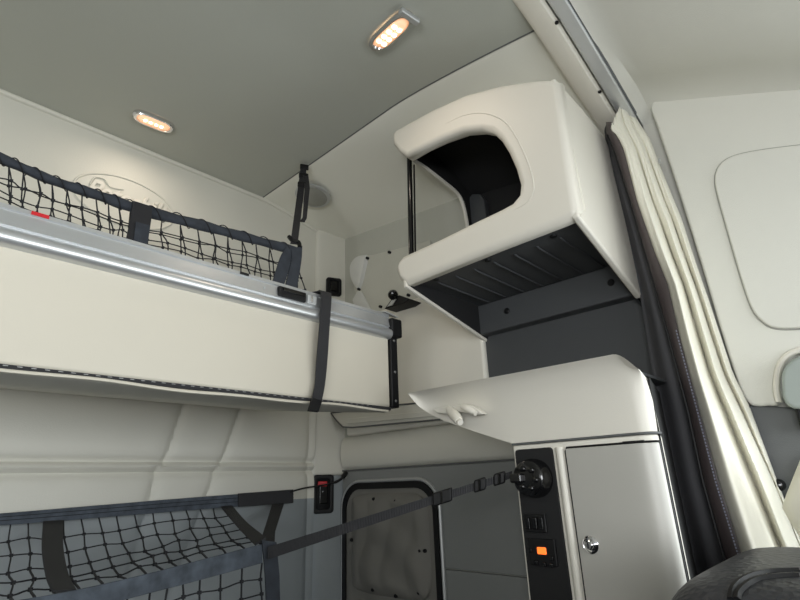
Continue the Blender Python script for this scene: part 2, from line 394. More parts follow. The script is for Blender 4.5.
q = P(265, 287, y=.99); bm = nb(); lathe(bm, (q.x, .9925, .446), (0, -1, 0), [(.003, 0), (.003, .0015)], 10); obj('rivet', bm, 'alu2', bk)
bm = nb(); box(bm, (1.022, .992, .200), (1.050, 1.02, .425)); eb = obj('end_bracket', bm, 'black', bk, bevel=.003)
bm = nb(); box(bm, (1.018, .980, .402), (1.062, 1.03, .458)); obj('bracket_cap', bm, 'black', bk, bevel=.006)
bm = nb(); prism(bm, [(1.0, .985, .470), (1.05, .985, .462), (1.06, 1.03, .480), (1.03, 1.06, .489), (1.0, 1.05, .487)], (0, 0, .004)); obj('rail_end_plate', bm, 'alu2', bk)
for z in (.218, .30, .392):
    bm = nb(); lathe(bm, (1.036, .992, z), (0, -1, 0), [(.004, 0), (.003, .002)], 10); obj('screw', bm, 'tooth', eb)
# hanging strap over the rail
L = [P(320, 291, y=.985), P(321, 300, y=.974), P(319, 330, y=.970), P(316.5, 360, y=.976), P(315, 383, y=.982), P(312, 398, y=.975), P(308, 411, y=.97)]
Rr = [P(331, 294, y=.985), P(331, 303, y=.974), P(329, 332, y=.970), P(327, 362, y=.976), P(324.5, 386, y=.982), P(321.5, 401, y=.975), P(318, 412, y=.97)]
top = [V((L[0].x, 1.045, .4845)), V((L[0].x, .998, .4775))]; topr = [V((Rr[0].x, 1.045, .4845)), V((Rr[0].x, .998, .4775))]
bs = thing('bunk_strap', 'black webbing strap hanging down over the silver rail of the upper bunk', 'strap', (L[3].x, .97, .2))
bm = nb(); band(bm, cr(top+L[:-1], 4), cr(topr+Rr[:-1], 4), .003); obj('webbing', bm, 'strap', bs)
bm = nb(); band(bm, L[-2:], Rr[-2:], .006); obj('stitched_end', bm, 'black', bs)
# black knob lever on the panel ledge behind the bunk end
kb = P(396, 298, x=1.30)
kt = thing('release_knob', 'small glossy black knob lever on the side wall ledge behind the bunk end', 'knob', kb)
bm = nb(); lathe(bm, P(393, 295, x=1.30), R(400, 296).normalized()*-1+V((0, 0, -.3)), [(.004, -.02), (.016, -.018), (.020, -.004), (.018, .006), (.008, .012)], 20); obj('knob', bm, 'gloss', kt)
bm = nb(); prism(bm, [P(384, 309, x=1.31), P(392, 298, x=1.31), P(399, 295, x=1.31), P(410, 299, x=1.31), P(404, 303, x=1.31)], (.073, 0, 0)); obj('lever', bm, 'black', kt, bevel=.003)
bm = nb(); prism(bm, [P(387, 306.5, x=1.305), P(392, 300, x=1.305), P(396, 299, x=1.305), P(392, 305, x=1.305)], (.004, 0, 0)); obj('label_plate', bm, 'alu2', kt)

# ================================================================ trim panel under the bunk on the side wall
tp = thing('side_wall_shelf', 'grey moulded trim ledge on the side wall below the bunk end', 'ledge', P(390, 418, x=1.33))
out = [P(331, 413, x=1.345), P(336, 420, x=1.345), P(343, 427, x=1.345), P(352, 427.5, x=1.345), P(440, 419.5, x=1.345), P(440, 401, x=1.345), P(380, 406.5, x=1.345)]
bm = nb(); prism(bm, out, (.06, 0, 0)); obj('panel', bm, 'wall', tp, bevel=.006)
bm = nb(); tube(bm, [p+V((-.0005, 0, 0)) for p in out], .0028, 6, closed=True); obj('edge_gap', bm, 'pillar', tp)
bm = nb(); prism(bm, [P(347, 419, x=1.345), P(348, 424, x=1.345), P(440, 416, x=1.345), P(440, 410, x=1.345)], (-.006, 0, 0)); obj('raised_lip', bm, 'wall', tp, bevel=.002)

# ================================================================ nets
def bil(a, b, n): return [lerp(a, b, k/(n-1)) for k in range(n)]
def netmesh(bm, top, bot, nu, nv, sagdir, sag, r, jit=.003, clip=None):
    T = cr(top, 8); B = cr(bot, 8)
    def at(path, s): f = s*(len(path)-1); i = min(int(f), len(path)-2); return lerp(path[i], path[i+1], f-i)
    G = []
    for i in range(nu+1):
        s = i/nu; col = []
        for j in range(nv+1):
            t = j/nv; p = lerp(at(T, s), at(B, s), t) + V(sagdir)*sag*math.sin(math.pi*t)*(.6+.4*math.sin(math.pi*min(1, s*1.3)))
            if 0 < j < nv: p = p + V((random.uniform(-jit, jit), random.uniform(-jit, jit), random.uniform(-jit, jit)))
            col.append(p)
        G.append(col)
    for i in range(nu+1): tube(bm, cr(G[i], 3), r, 4)
    for j in range(1, nv):
        tube(bm, cr([G[i][j] + V((0, 0, 0)) for i in range(nu+1)], 3), r*.9, 4)
    for i in range(nu+1):
        for j in range(1, nv): c = G[i][j]; obox(bm, c, (r*1.6, 0, 0), (0, r*1.6, 0), (0, 0, r*1.6))
# --- upper net
YN = 1.20
un = thing('upper_bunk_net', 'dark safety net with padded band strung along the upper bunk below the emblem', 'safety net', (.4, YN, .48))
tu = [(-60, 128), (0, 153), (50, 175), (100, 191), (140, 204), (200, 220), (250, 234), (297, 247)]
tl = [(-60, 139), (0, 163), (50, 184), (100, 201), (140, 215), (200, 230), (250, 243), (296, 255)]
# padded band: rounded cross-section
U = cr([P(a, b, y=YN) for a, b in tu], 6); Lw = cr([P(a, b, y=YN) for a, b in tl], 6)
bm = nb(); rows = []
for i, (a, b) in enumerate(zip(U, Lw)):
    c = (a+b)/2; h = (a-b)/2; pu = 1+.10*math.sin(i*1.3)
    rows.append([c + h*math.cos(t)*pu + V((0, -.010*math.sin(t)*pu, 0)) for t in [2*math.pi*k/12 for k in range(12)]])
g = grid(bm, rows, closed=True); bm.faces.new(g[0]); bm.faces.new(g[-1]); pb_ = obj('padded_band', bm, 'web', un)
bm = nb(); hx_ = []      # lacing spiralling around the band
for i in range(1, len(U)-1):
    for q8 in range(8):
        f = q8/8; c = lerp((U[i]+Lw[i])/2, (U[i+1]+Lw[i+1])/2, f); h = (U[i]-Lw[i])/2*1.16; t = (i+f)/2.5*2*math.pi
        hx_.append(c + h*math.cos(t) + V((0, -.0128*math.sin(t), 0)))
tube(bm, hx_, .0014, 5)
obj('lacing', bm, 'cord', pb_)
bm = nb()
tt = [P(a, b, y=YN) for a, b in tl]
for yo, j in ((YN-.03, .004), (YN+.03, .004)):
    bb = [V((p.x+(.030 if yo > YN else .022), yo, .515)) for p in tt]
    netmesh(bm, tt, bb, 24, 4, (0, 0, -1), .004, .0017, j*1.1)
obj('net_mesh', bm, 'cord', un)
bm = nb(); band(bm, [P(133, 201, y=1.183), P(131, 215, y=1.181), P(126, 240, y=1.17)], [P(152, 207, y=1.183), P(151, 220, y=1.181), P(147, 246, y=1.17)], .006); obj('webbing_tab', bm, 'strap', un, bevel=.001)
bm = nb(); band(bm, [P(136, 222, y=1.172), P(133, 244, y=1.165)], [P(150, 226, y=1.172), P(147, 248, y=1.165)], .003); obj('loop_patch', bm, 'web', un)
bm = nb(); band(bm, cr([P(287, 246, y=1.19), P(280, 258, y=1.185), P(270, 290, y=1.17)], 4), cr([P(300, 249, y=1.19), P(292, 262, y=1.185), P(281, 293, y=1.17)], 4), .004)
obj('end_webbing', bm, 'web', un)
bm = nb(); band(bm, cr([P(291, 250, y=1.186), P(291, 262, y=1.18), P(284, 290, y=1.168)], 4), cr([P(302, 246, y=1.186), P(301, 262, y=1.18), P(296, 292, y=1.168)], 4), .004)
obj('end_webbing', bm, 'web', un)
# ceiling strap of the net
zs_ = zc(.96, 1.34)-.004
a0 = P(304, 165, z=zs_); a1 = P(294, 244, y=1.2)
def sp_(t, w, dy=0): p = lerp(a0, a1, t); return p + V((w, -w*.55+dy, 0))
bm = nb(); band(bm, [sp_(t, -.010) for t in bil(0, 1, 6)], [sp_(t, .010) for t in bil(0, 1, 6)], .003); sw = obj('ceiling_strap', bm, 'strap', un)
bm = nb(); band(bm, [sp_(.14, -.004, -.006), sp_(.35, .004, -.014), sp_(.72, .010, -.010), sp_(.76, .006, -.004)], [sp_(.14, .014, -.006), sp_(.35, .020, -.014), sp_(.72, .022, -.010), sp_(.76, .020, -.004)], .003); obj('strap_tail', bm, 'strap', sw)
for t in (.04, .17, .30):
    c = sp_(t, 0, -.004); bm = nb(); obox(bm, c, V((.014, -.0077, 0)), V((0, 0, .010)), V((.003, .005, 0))); obj('buckle', bm, 'black', sw, bevel=.003)
bm = nb(); tube(bm, cr([sp_(.93, -.016), sp_(.97, -.004), sp_(.98, .012), sp_(1.03, .016)], 4), .007, 8); obj('hook', bm, 'gloss', sw)

# --- lower net
ln = thing('lower_bunk_net', 'sagging dark cargo net of the lower bunk tethered by a long strap to the cabinet', 'cargo net', (.4, 1.3, -.5))
def line(L, ys): return [P(a, b, y=y) for (a, b), y in zip(L, ys)]
ty = [1.62, 1.62, 1.62, 1.62, 1.62, 1.62, 1.62]
tU = [(-60, 517), (0, 513.5), (60, 508.5), (120, 503.5), (180, 498.5), (240, 494), (293, 490.5)]
tL = [(-60, 530), (0, 525.5), (60, 521), (120, 516), (180, 511), (240, 506.5), (293, 502.5)]
bm = nb(); band(bm, cr(line(tU, ty), 5), cr(line(tL, ty), 5), .006); tb = obj('top_band', bm, 'web2', ln, bevel=.0015)
bm = nb()
for f in (.3, .6):
    A, B = cr(line(tU, ty), 5), cr(line(tL, ty), 5); tube(bm, [lerp(a, b, f)+V((0, -.0035, 0)) for a, b in zip(A, B)], .0012, 4)
obj('band_stitching', bm, 'cord', tb)
bm = nb(); band(bm, [P(238, 493.5, y=1.615), P(293, 489.5, y=1.615)], [P(238, 507, y=1.615), P(293, 503, y=1.615)], .008); obj('end_patch', bm, 'strap', tb, bevel=.002)
ly = [.98, 1.02, 1.05, 1.08, 1.10, 1.12]
lU = [(-70, 613), (0, 603), (75, 590), (150, 573), (200, 560), (262, 544)]
lL = [(-70, 634), (0, 623), (75, 612), (150, 593), (200, 580), (262, 563)]
bm = nb(); band(bm, cr(line(lU, ly), 5), cr(line(lL, ly), 5), .005); lb = obj('lower_band', bm, 'web2', ln, bevel=.0015)
bm = nb(); n0 = [(-60, 530), (0, 525.5), (60, 521), (120, 516), (180, 511), (226, 507.5)]
netmesh(bm, line(n0, ty), line(lU, ly), 17, 6, (.15, .0, -1), .035, .0020, .004); obj('upper_mesh', bm, 'cord', ln)
n1 = [(-60, 720), (0, 712), (80, 700), (150, 690), (200, 682), (268, 672)]
bm = nb(); netmesh(bm, line(lL, ly), line(n1, [1.0, 1.04, 1.07, 1.1, 1.12, 1.14]), 15, 7, (0, 1, 0), .02, .0020, .004); obj('lower_mesh', bm, 'cord', ln)
bm = nb(); band(bm, cr([P(43, 522, y=1.60), P(42, 548, y=1.40), P(46, 575, y=1.2), P(53, 592, y=1.06)], 5), cr([P(63, 521, y=1.60), P(63, 548, y=1.40), P(68, 575, y=1.2), P(76, 591, y=1.06)], 5), .005); obj('cross_webbing', bm, 'strap', ln)
bm = nb(); band(bm, cr([P(221, 507, y=1.6), P(236, 525, y=1.38), P(255, 545, y=1.13)], 5), cr([P(232, 506, y=1.6), P(246, 522, y=1.38), P(266, 538, y=1.13)], 5), .004); obj('diagonal_webbing', bm, 'strap', ln)
bm = nb(); band(bm, [P(272, 505, y=1.6), P(264, 530, y=1.3), P(259, 546, y=1.13)], [P(284, 503.5, y=1.6), P(275, 532, y=1.3), P(274, 548, y=1.13)], .004); obj('diagonal_webbing', bm, 'strap', ln)
bm = nb(); band(bm, [P(262, 540, y=1.108), P(265, 575, y=1.12), P(267, 620, y=1.13), P(268, 672, y=1.14)], [P(276, 542, y=1.108), P(279, 575, y=1.12), P(280, 620, y=1.13), P(281, 672, y=1.14)], .005); obj('end_webbing', bm, 'web', ln)
# tether strap to the cabinet
t0, t1 = P(268, 547, y=1.10), P(512, 471, x=.975); u0, u1 = P(268, 559.5, y=1.10), P(512, 478, x=.975)
# split at the first buckle
def tt_(f): return lerp(t0, t1, f)
def uu_(f): return lerp(u0, u1, f)
bm = nb(); band(bm, bil(t0, t1, 9), bil(u0, u1, 9), .003); ts = obj('tether_strap', bm, 'strap', ln)
def fr(px):       # fraction where the strap passes a given column
    best = 0; bd = 1e9
    for k in range(200):
        p = tt_(k/199); c = _cam(p)
        if abs(c-px) < bd: bd = abs(c-px); best = k/199
    return best
def _cam(p):
    v = _inv @ p; return 400 - v.x/v.z*F
_inv = Matrix((_ax, _ay, _az)).transposed()
for (a, b, g_) in ((433, 452, .008), (474, 486, .006), (494, 506, .005)):
    fa, fb = fr(a), fr(b); c = (tt_(fa)+uu_(fa)+tt_(fb)+uu_(fb))/4; u = (tt_(fb)-tt_(fa))/2; w = (uu_(fa)-tt_(fa))/2
    w = w.normalized()*(w.length+.005); n = u.cross(w).normalized()*g_
    bm = nb(); obox(bm, c, u, w, n); o = obj('buckle', bm, 'black', ts, bevel=.004)
    bm = nb(); tube(bm, [c-w*.8-n*1.1, c+w*.8-n*1.1], .003, 6); obj('buckle_bar', bm, 'gloss', o)
# anchor sockets on the corner wall
def socket(px0, py0, px1, py1, label, red):
    n = V((-.5, -1.0, 0)).normalized(); u = V((1.0, -.5, 0)).normalized()
    # intersect with the corner wall plane through (1.34,1.665)
    def hit(px, py): r = R(px, py); q = V((1.34, 1.6615, 0)); k_ = V((.053, .12, 0)).normalized(); return r*(q.dot(k_)/r.dot(k_))
    k_ = V((.053, .12, 0)).normalized(); n = -k_; u = V((.12, -.053, 0)).normalized()
    a, b = hit(px0, py0), hit(px1, py1); c = (a+b)/2; hw = abs((b-a).dot(u))/2; hh = abs(b.z-a.z)/2
    t = thing('belt_socket', label, 'belt socket', c)
    pts = [c + u*x + V((0, 0, z)) for x, z in rrect(-hw, -hh, hw, hh, min(hw, hh)*.35)]
    inn = [c + u*x + V((0, 0, z)) for x, z in rrect(-hw*.68, -hh*.8, hw*.68, hh*.8, min(hw, hh)*.25)]
    bm = nb(); grid(bm, [[p-n*.004 for p in pts], [p+n*.008 for p in pts], [p+n*.010 for p in [lerp(a_, b_, .4) for a_, b_ in zip(pts, inn)]], [p+n*.008 for p in inn], [p+n*.0005 for p in inn]], closed=True)
    obj('bezel', bm, 'black', t)
    bm = nb(); f = [bm.verts.new(p+n*.001) for p in inn]; bm.faces.new(f); bo = obj('pocket', bm, 'inner', t, solid=.001)
    bm = nb(); obox(bm, c+n*.005+V((0, 0, hh*.05)), u*hw*.4, V((0, 0, hh*.55)), n*.006); bu = obj('buckle_body', bm, 'gloss', t, bevel=.003)
    if red:
        bm = nb(); obox(bm, c+n*.010+V((0, 0, hh*.52))-u*hw*.12, u*hw*.42, V((0, 0, hh*.13)), n*.006); obj('release_button', bm, 'red', t, bevel=.002)['label'] = 'red release button'
        bm = nb(); lathe(bm, c+n*.010-u*hw*.1+V((0, 0, hh*.12)), n, [(.002, 0), (.0018, .002)], 8); obj('pin', bm, 'alu', t)
    return t
socket(326, 277.5, 341, 297, 'small black belt socket on the rear corner wall behind the upper bunk rail', False)
socket(313, 475, 333, 513, 'black belt socket with red button beside the side hatch', True)
bm = nb(); tube(bm, cr([P(290, 492, y=1.612), P(305, 488, y=1.62), P(318, 486, y=1.618), P(333, 483, y=1.60), P(341, 479, y=1.59), P(346, 473, y=1.60)], 5), [.003]*16+[.005]*6+[.009]*4, 8)
obj('anchor_cord', bm, 'black', ln)

# ================================================================ side hatch
hx = 1.386
ht = thing('side_hatch', 'grey cloth covered access hatch with chrome rim low on the side wall', 'hatch', (1.38, 1.4, -.62))
y0, y1, zt = P(441, 520, x=hx).y, P(343, 520, x=hx).y, P(392, 480, x=hx).z
def ring(o, y0, y1, z0, z1, r, x): return [V((x, a, b)) for a, b in rrect(y0, z0, y1, z1, r, 8)]
bm = nb(); tube(bm, ring(0, y0, y1, -.62, zt, .095, 1.384), .0065, 8, closed=True); obj('chrome_rim', bm, 'alu2', ht)
a = ring(0, y0+.006, y1-.006, -.614, zt-.006, .092, 1.383); b = ring(0, y0+.026, y1-.026, -.594, zt-.028, .076, 1.383)
bm = nb(); grid(bm, [a, [p+V((-.007, 0, 0)) for p in a], [p+V((-.007, 0, 0)) for p in b], b], closed=True); obj('gasket', bm, 'black', ht)
bm = nb(); rows = []
yy0, yy1, zz0, zz1 = y0+.024, y1-.024, -.6, zt-.026
pts = rrect(yy0, zz0, yy1, zz1, .078, 8); prism(bm, [(1.382, a, b) for a, b in pts], (.006, 0, 0)); obj('door_skin', bm, 'hatch', ht)
# puffy cloth cover
cy0, cy1, cz0, cz1 = P(428, 545, x=1.37).y, P(350, 545, x=1.37).y, P(390, 598, x=1.37).z, P(390, 493, x=1.37).z
bm = nb(); rows = []; N = 40
for i in range(N+1):
    r = []
    for j in range(N+1):
        s, t = i/N*2-1, j/N*2-1
        # squircle mapping
        k = 1/max(1, (abs(s)**6+abs(t)**6)**(1/6)); s2, t2 = s*k, t*k
        e = 1-max(abs(s), abs(t))
        h = .016*min(1, e*5)**.5 + min(1, e*4)*(.008*abs(math.sin(s*5.5+.8*math.sin(t*3)))+.005*math.sin(t*6-s*4+2*s*s))
        r.append((1.381-h, lerp(cy0, cy1, (s2+1)/2), lerp(cz0, cz1, (t2+1)/2)))
    rows.append(r)
grid(bm, rows); cv = obj('cloth_cover', bm, 'hatch', ht)
for px, py in ((357, 505), (373, 499), (395, 501), (417, 511), (351, 540), (419, 551), (424, 551), (355, 575), (372, 590), (395, 596), (418, 593)):
    p = P(px, py, x=1.364); bm = nb(); lathe(bm, p+V((.004, 0, 0)), (-1, 0, 0), [(.006, -.004), (.006, .003), (.004, .006)], 10); obj('snap', bm, 'black', cv)
# upper window cover on the grey side wall
uc = thing('window_cover', 'grey cloth window cover with snaps and crinkled pouch on the upper side wall', 'window cover', P(395, 300, x=1.39))
o1 = [P(a, b, x=1.392) for a, b in ((352, 262), (358, 255), (372, 255), (392, 250), (412, 245), (430, 240), (436, 300), (415, 304), (392, 310), (372, 320), (360, 300), (354, 290))]
bm = nb(); prism(bm, o1, (.008, 0, 0)); obj('cloth_panel', bm, 'cover', uc, bevel=.004)
o2 = cr([P(a, b, x=1.384) for a, b in ((366, 254), (357, 256), (350.5, 265), (351, 278), (355, 287), (358.5, 290), (362, 281), (365, 268), (367, 258))], 4)
cc = sum(o2, V())/len(o2)
bm = nb(); g = grid(bm, [[V((1.392, p.y, p.z)) for p in o2[:-1]], [lerp(p, cc, .12)+V((-.008, 0, 0)) for p in o2[:-1]], [lerp(p, cc, .5)+V((-.012, 0, 0)) for p in o2[:-1]], [lerp(p, cc, .9)+V((-.010, 0, 0)) for p in o2[:-1]]], closed=True); bm.faces.new(g[-1]); obj('pouch', bm, 'crinkle', uc)
o3 = [P(a, b, x=1.386) for a, b in ((357, 291), (361, 291), (368, 304), (374, 318), (356, 312), (352, 300))]
bm = nb(); prism(bm, o3, (.006, 0, 0)); obj('pouch_tail', bm, 'crinkle', uc, bevel=.003)
for px, py in ((367, 258), (389, 252), (358.5, 289), (380, 306.5), (408, 295)):
    p = P(px, py, x=1.384); bm = nb(); lathe(bm, p, (-1, 0, 0), [(.006, -.010), (.006, .003), (.004, .005)], 10); obj('snap', bm, 'black', uc)

# ================================================================ overhead cabinet
XC = 1.0
oc = thing('overhead_cabinet', 'cream overhead cabinet with open side, dark niche and black support rod', 'cabinet', (1.2, .65, .45))
def yz(px, py, x=XC): p = P(px, py, x=x); return (p.y, p.z)
outl = [yz(406, 284.5), yz(398, 279), yz(394.5, 270), yz(395.5, 262), yz(402, 255), yz(412, 250.5)]
# inner edge of the opening (bottom arm to top arm)
outl += [yz(440, 237.5), yz(475, 220), yz(500, 208), yz(511, 202), yz(517.5, 194), yz(518.5, 184), yz(514, 168), yz(507, 152), yz(499, 139), yz(491, 131.5), yz(480, 129.5), yz(462, 131), yz(440, 139), yz(422, 147.5), yz(406, 157)]
outl += [yz(398, 152), yz(391.5, 144), yz(391, 133), yz(395, 128.5), yz(430, 109), yz(465, 93), yz(500, 83.5), yz(530, 79), yz(547, 77.5), yz(559, 80)]
outl += [yz(568, 150), yz(578.5, 214.5)]
outl += [yz(560, 222.5), yz(500, 246)]
bm = nb(); prism(bm, [(XC, a, b) for a, b in outl], (.045, 0, 0)); fp = obj('front_panel', bm, 'cream', oc, bevel=.019, seg=5, ang=50)
# raised ring around the opening
rg = [yz(404, 254), yz(440, 244), yz(478, 226), yz(510, 213), yz(527, 205), yz(534, 194), yz(533, 180), yz(527, 160), yz(516, 137), yz(505, 122), yz(492, 115), yz(478, 113), yz(455, 118), yz(425, 134), yz(398, 152)]
rc = cr([P(a, b, x=XC-.0002) for a, b in ((445, 124), (462, 116), (478, 113), (492, 115), (505, 122), (516, 137), (527, 160), (533, 180), (533, 193), (526, 203), (512, 211))], 5)
bm = nb(); tube(bm, rc, [.0003+.0018*math.sin(math.pi*k/(len(rc)-1))**.6 for k in range(len(rc))], 8); obj('opening_contour', bm, 'cream', fp)
# right side panel (faces the curtain), lower edge slopes down to the wall
YS = .386
zs0 = P(578.5, 214.5, x=XC).z; ytop = lambda y: zc(1.2, y)
bm = nb(); prism(bm, [(1.005, YS, zs0), (1.005, YS, .929), (1.16, YS, .925), (1.30, YS, .905), (1.335, YS, .86), (1.335, YS, .428)], (0, .018, 0)); obj('side_panel', bm, 'cream', oc, bevel=.006)
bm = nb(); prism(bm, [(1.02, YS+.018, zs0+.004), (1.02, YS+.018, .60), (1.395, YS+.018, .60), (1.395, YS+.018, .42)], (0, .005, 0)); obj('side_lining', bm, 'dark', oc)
# edge line on the side panel
bm = nb(); tube(bm, [P(562, 84, y=YS), P(566, 110, y=YS), P(573, 150, y=YS), P(582, 196, y=YS), P(585, 210, y=YS), P(580, 216, y=YS)], .0018, 5); obj('seam_bead', bm, 'vinyl', oc)
# left side: lower niche cheek with its light lip
bm = nb(); prism(bm, [(1.005, .918, .528), (1.005, .918, .60), (1.398, .918, .60), (1.398, .918, .432)], (0, -.012, 0)); obj('niche_side', bm, 'cream', oc, bevel=.003)
bm = nb(); prism(bm, [(1.012, .905, .534), (1.012, .905, .59), (1.398, .905, .59), (1.398, .905, .440)], (0, -.004, 0)); obj('niche_side_lining', bm, 'inner', oc)
# upper compartment: floor shelf, back, roof, and the far end with its rounded opening
bm = nb(); prism(bm, [(1.02, YS+.018, .548), (1.02, .905, .548), (1.398, .905, .548), (1.398, YS+.018, .548)], (0, 0, .016)); shf = obj('shelf_board', bm, 'dark', oc)
for k in range(7):
    y = .47+.064*k; bm = nb(); tube(bm, [(1.085, y, .548), (1.10, y, .5455), (1.33, y, .5455), (1.345, y, .548)], .0028, 6); obj('rib', bm, 'dark', shf)
for px, py in ((425, 275), (475, 254), (543, 229)):
    p = P(px, py, z=.548); bm = nb(); lathe(bm, (1.064, p.y, .5485), (0, 0, -1), [(.009, 0), (.008, .004), (.003, .005)], 14); obj('screw', bm, 'black', oc)
bm = nb(); prism(bm, [(1.02, .40, .545), (1.035, .40, .545), (1.035, .905, .545), (1.02, .905, .545)], (0, 0, .05)); obj('front_rail', bm, 'dark', oc)
bm = nb(); box(bm, (1.385, YS+.018, .564), (1.395, .905, 1.0)); obj('back_panel', bm, 'inner', oc)
bm = nb(); rows = []
for k in range(13):
    y = lerp(YS+.005, .92, k/12); zt0 = li(sorted([(p[0], p[1]) for p in outl[24:31]]), y)
    rows.append([(1.032, y, zt0-.014), (1.15, y, min(zt0-.012, zc(1.15, y)-.025)), (1.28, y, min(zt0-.03, zc(1.28, y)-.03)), (1.39, y, min(zt0-.08, zc(1.39, y)-.035))])
grid(bm, rows); obj('roof_panel', bm, 'cream', oc, solid=.004, off=1)
bm = nb(); grid(bm, [[V(p)+V((0, 0, -.006)) for p in r] for r in rows]); obj('roof_lining', bm, 'inner', oc)
bm = nb(); prism(bm, [(1.02, YS+.02, .56), (1.02, YS+.02, .915), (1.33, YS+.02, .85), (1.385, YS+.02, .80), (1.385, YS+.02, .56)], (0, .004, 0)); obj('side_liner_upper', bm, 'inner', oc)
ed = [P(413, 160.5, y=.915), P(425, 168, y=.915), P(440, 179.5, y=.915), P(453, 190, y=.915), P(459, 197, y=.915), P(462, 204, y=.915), P(464.5, 213, y=.915), P(467, 228, y=.915)]
edc = cr(ed, 3)
q = [(p.x, p.z) for p in edc]
zend = zc(1.2, .915)-.03
poly = [(1.02, q[0][1])]+q+[(q[-1][0]+.01, .565), (1.385, .565), (1.385, zc(1.385, .915)-.04), (1.2, zc(1.2, .915)-.03), (1.02, 1.06)]
bm = nb(); prism(bm, [(a, .912, b) for a, b in poly], (0, -.010, 0)); obj('end_panel', bm, 'inner', oc)
bm = nb(); tube(bm, [V((p.x, .912, p.z)) for p in edc], .007, 8); obj('end_opening_bead', bm, 'cream', oc)
a = P(470, 196, x=1.37); b = P(484, 222, x=1.37)
bm = nb(); prism(bm, [P(467, 224, x=1.36), P(467, 200, x=1.36), P(472, 194, x=1.36), P(480, 194, x=1.36), P(484, 200, x=1.36), P(487, 224, x=1.36)], (.024, 0, 0)); obj('wall_bracket', bm, 'dark', oc, bevel=.003)
# back of the niche
bm = nb(); box(bm, (1.350, YS+.02, .448), (1.40, .905, .548)); bp = obj('niche_back_upper', bm, 'dark', oc, bevel=.006)
bm = nb(); box(bm, (1.392, .30, .20), (1.405, .912, .46)); obj('niche_back_lower', bm, 'dark', oc)
for px, py in ((507, 311), (611, 282.5)):
    p = P(px, py, x=1.350); bm = nb(); lathe(bm, p, (-1, 0, 0), [(.010, -.002), (.010, .002), (.007, .005), (.002, .005)], 14); obj('screw', bm, 'black', bp)
rd = P(410.5, 200, y=.915)
bm = nb(); tube(bm, [P(409.3, 155, y=.917), P(411.3, 254, y=.917)], .0085, 10); rod = obj('support_rod', bm, 'gloss', oc)
bm = nb(); tube(bm, [P(414, 165, y=.93), P(415.3, 252, y=.93)], .003, 8); obj('rod_guide', bm, 'black', rod)

# ================================================================ lower cabinet
lc = thing('lower_cabinet', 'tall cream cabinet with lockable grey door and dark control panel under a flared top', 'cabinet', (1.2, .5, -1.28))
SL = .25   # the side towards the curtain is splayed
def side(x): return .316+(x-1.0)*SL
zt = .069
bm = nb()
r_ = .030; arc = [(1.0+r_*(1-math.cos(math.radians(t))), .316+r_*(1-math.sin(math.radians(t)))) for t in (0, 22, 45, 67, 90)]
foot = [(1.39, .612), (1.0, .612)] + arc + [(1.39, side(1.39))]
prism(bm, [(a, b, -1.28) for a, b in foot], (0, 0, 1.28+zt)); obj('body', bm, 'cream', lc, bevel=.004)
# flared top
rows = []; NU = 46
lipL, lipR = P(408, 393, x=.945), P(612, 354.5, x=.945)
crv = cr([V((a, b, 0)) for a, b in ((408, 393.6), (413, 400), (421, 408), (436, 417), (456, 425), (482, 434), (512, 443.5))], 4)
lefts = []
for i, c in enumerate(crv): lefts.append(P(c.x, c.y, x=lerp(.948, 1.0, sstep(i/(len(crv)-1)*1.6))))
def prof_(y, e):
    u = (.868-y)/(.868-.345); zl = lerp(lipL.z, lipR.z, u); out = []
    for k in range(13):
        t = k/12; out.append((lerp(.945, e.x, .25*t+.75*(1-(1-t)**3)), lerp(y, e.y, t), zl+(e.z-zl)*t**1.25))
    return out
for e in lefts: rows.append(prof_(e.y, e))
yl = lefts[-1].y
for i in range(1, 21):
    y = lerp(yl, .345, i/20); rows.append(prof_(y, V((1.0, y, .074))))
NU = len(rows)-1
# rounded right end
def endprof(c):
    out = []
    for k in range(13):
        x, y, z = rows[NU][k]; out.append((x, y, z))
    return out
last = rows[NU]
for j in range(1, 9):
    th = math.radians(90*j/8); r = []
    for k in range(13):
        x, y, z = last[k]; t = k/12
        R0 = .030; dx = R0*(1-math.cos(th))
        drop = .030*(1-t)*math.sin(th)**2
        xx = x + dx; yy = y - .032*math.sin(th)*lerp(1, .9, t)
        r.append((xx, yy, z-drop))
    rows.append(r)
e = rows[-1]; 
for xx in (1.15, 1.39):
    rows.append([(xx + (p[0]-1.0)*.3*0, side(xx)-.003, p[2]-.01*(xx-1)*(1-k/12)) for k, p in enumerate(e)])
bm = nb(); g = grid(bm, rows)
# close the far-left end and the top
topv = [r[0] for r in g]
vs = [bm.verts.new((1.39, .905, lipL.z-.004))]
c0 = bm.verts.new((1.39, side(1.39), lipR.z-.02))
for a_, b_ in zip(topv, topv[1:]): bm.faces.new((a_, b_, vs[0]))
# underside towards the wall at the bunk end
und = [(r[-1]) for r in g if r[-1].co.y >= .600]
wl = [bm.verts.new((1.39, v.co.y, v.co.z+.0)) for v in und]
for i in range(len(und)-1): bm.faces.new((und[i], und[i+1], wl[i+1], wl[i]))

obj('flared_top', bm, 'cream', lc)
bm = nb(); tube(bm, [(.9995, y, .0715) for y in bil(.612, .35, 10)] + [(a-.0015, b-.0015, .0715) for a, b in arc], .0022, 6); obj('seam', bm, 'pillar', lc)
bm = nb(); prism(bm, [(1.022, side(1.022)-.007, -1.28), (1.022, side(1.022)-.007, .150), (1.05, side(1.05)-.007, .178), (1.385, side(1.385)-.007, .186), (1.385, side(1.385)-.007, -1.28)], (0, .004, 0)); obj('side_cheek', bm, 'inner', lc)
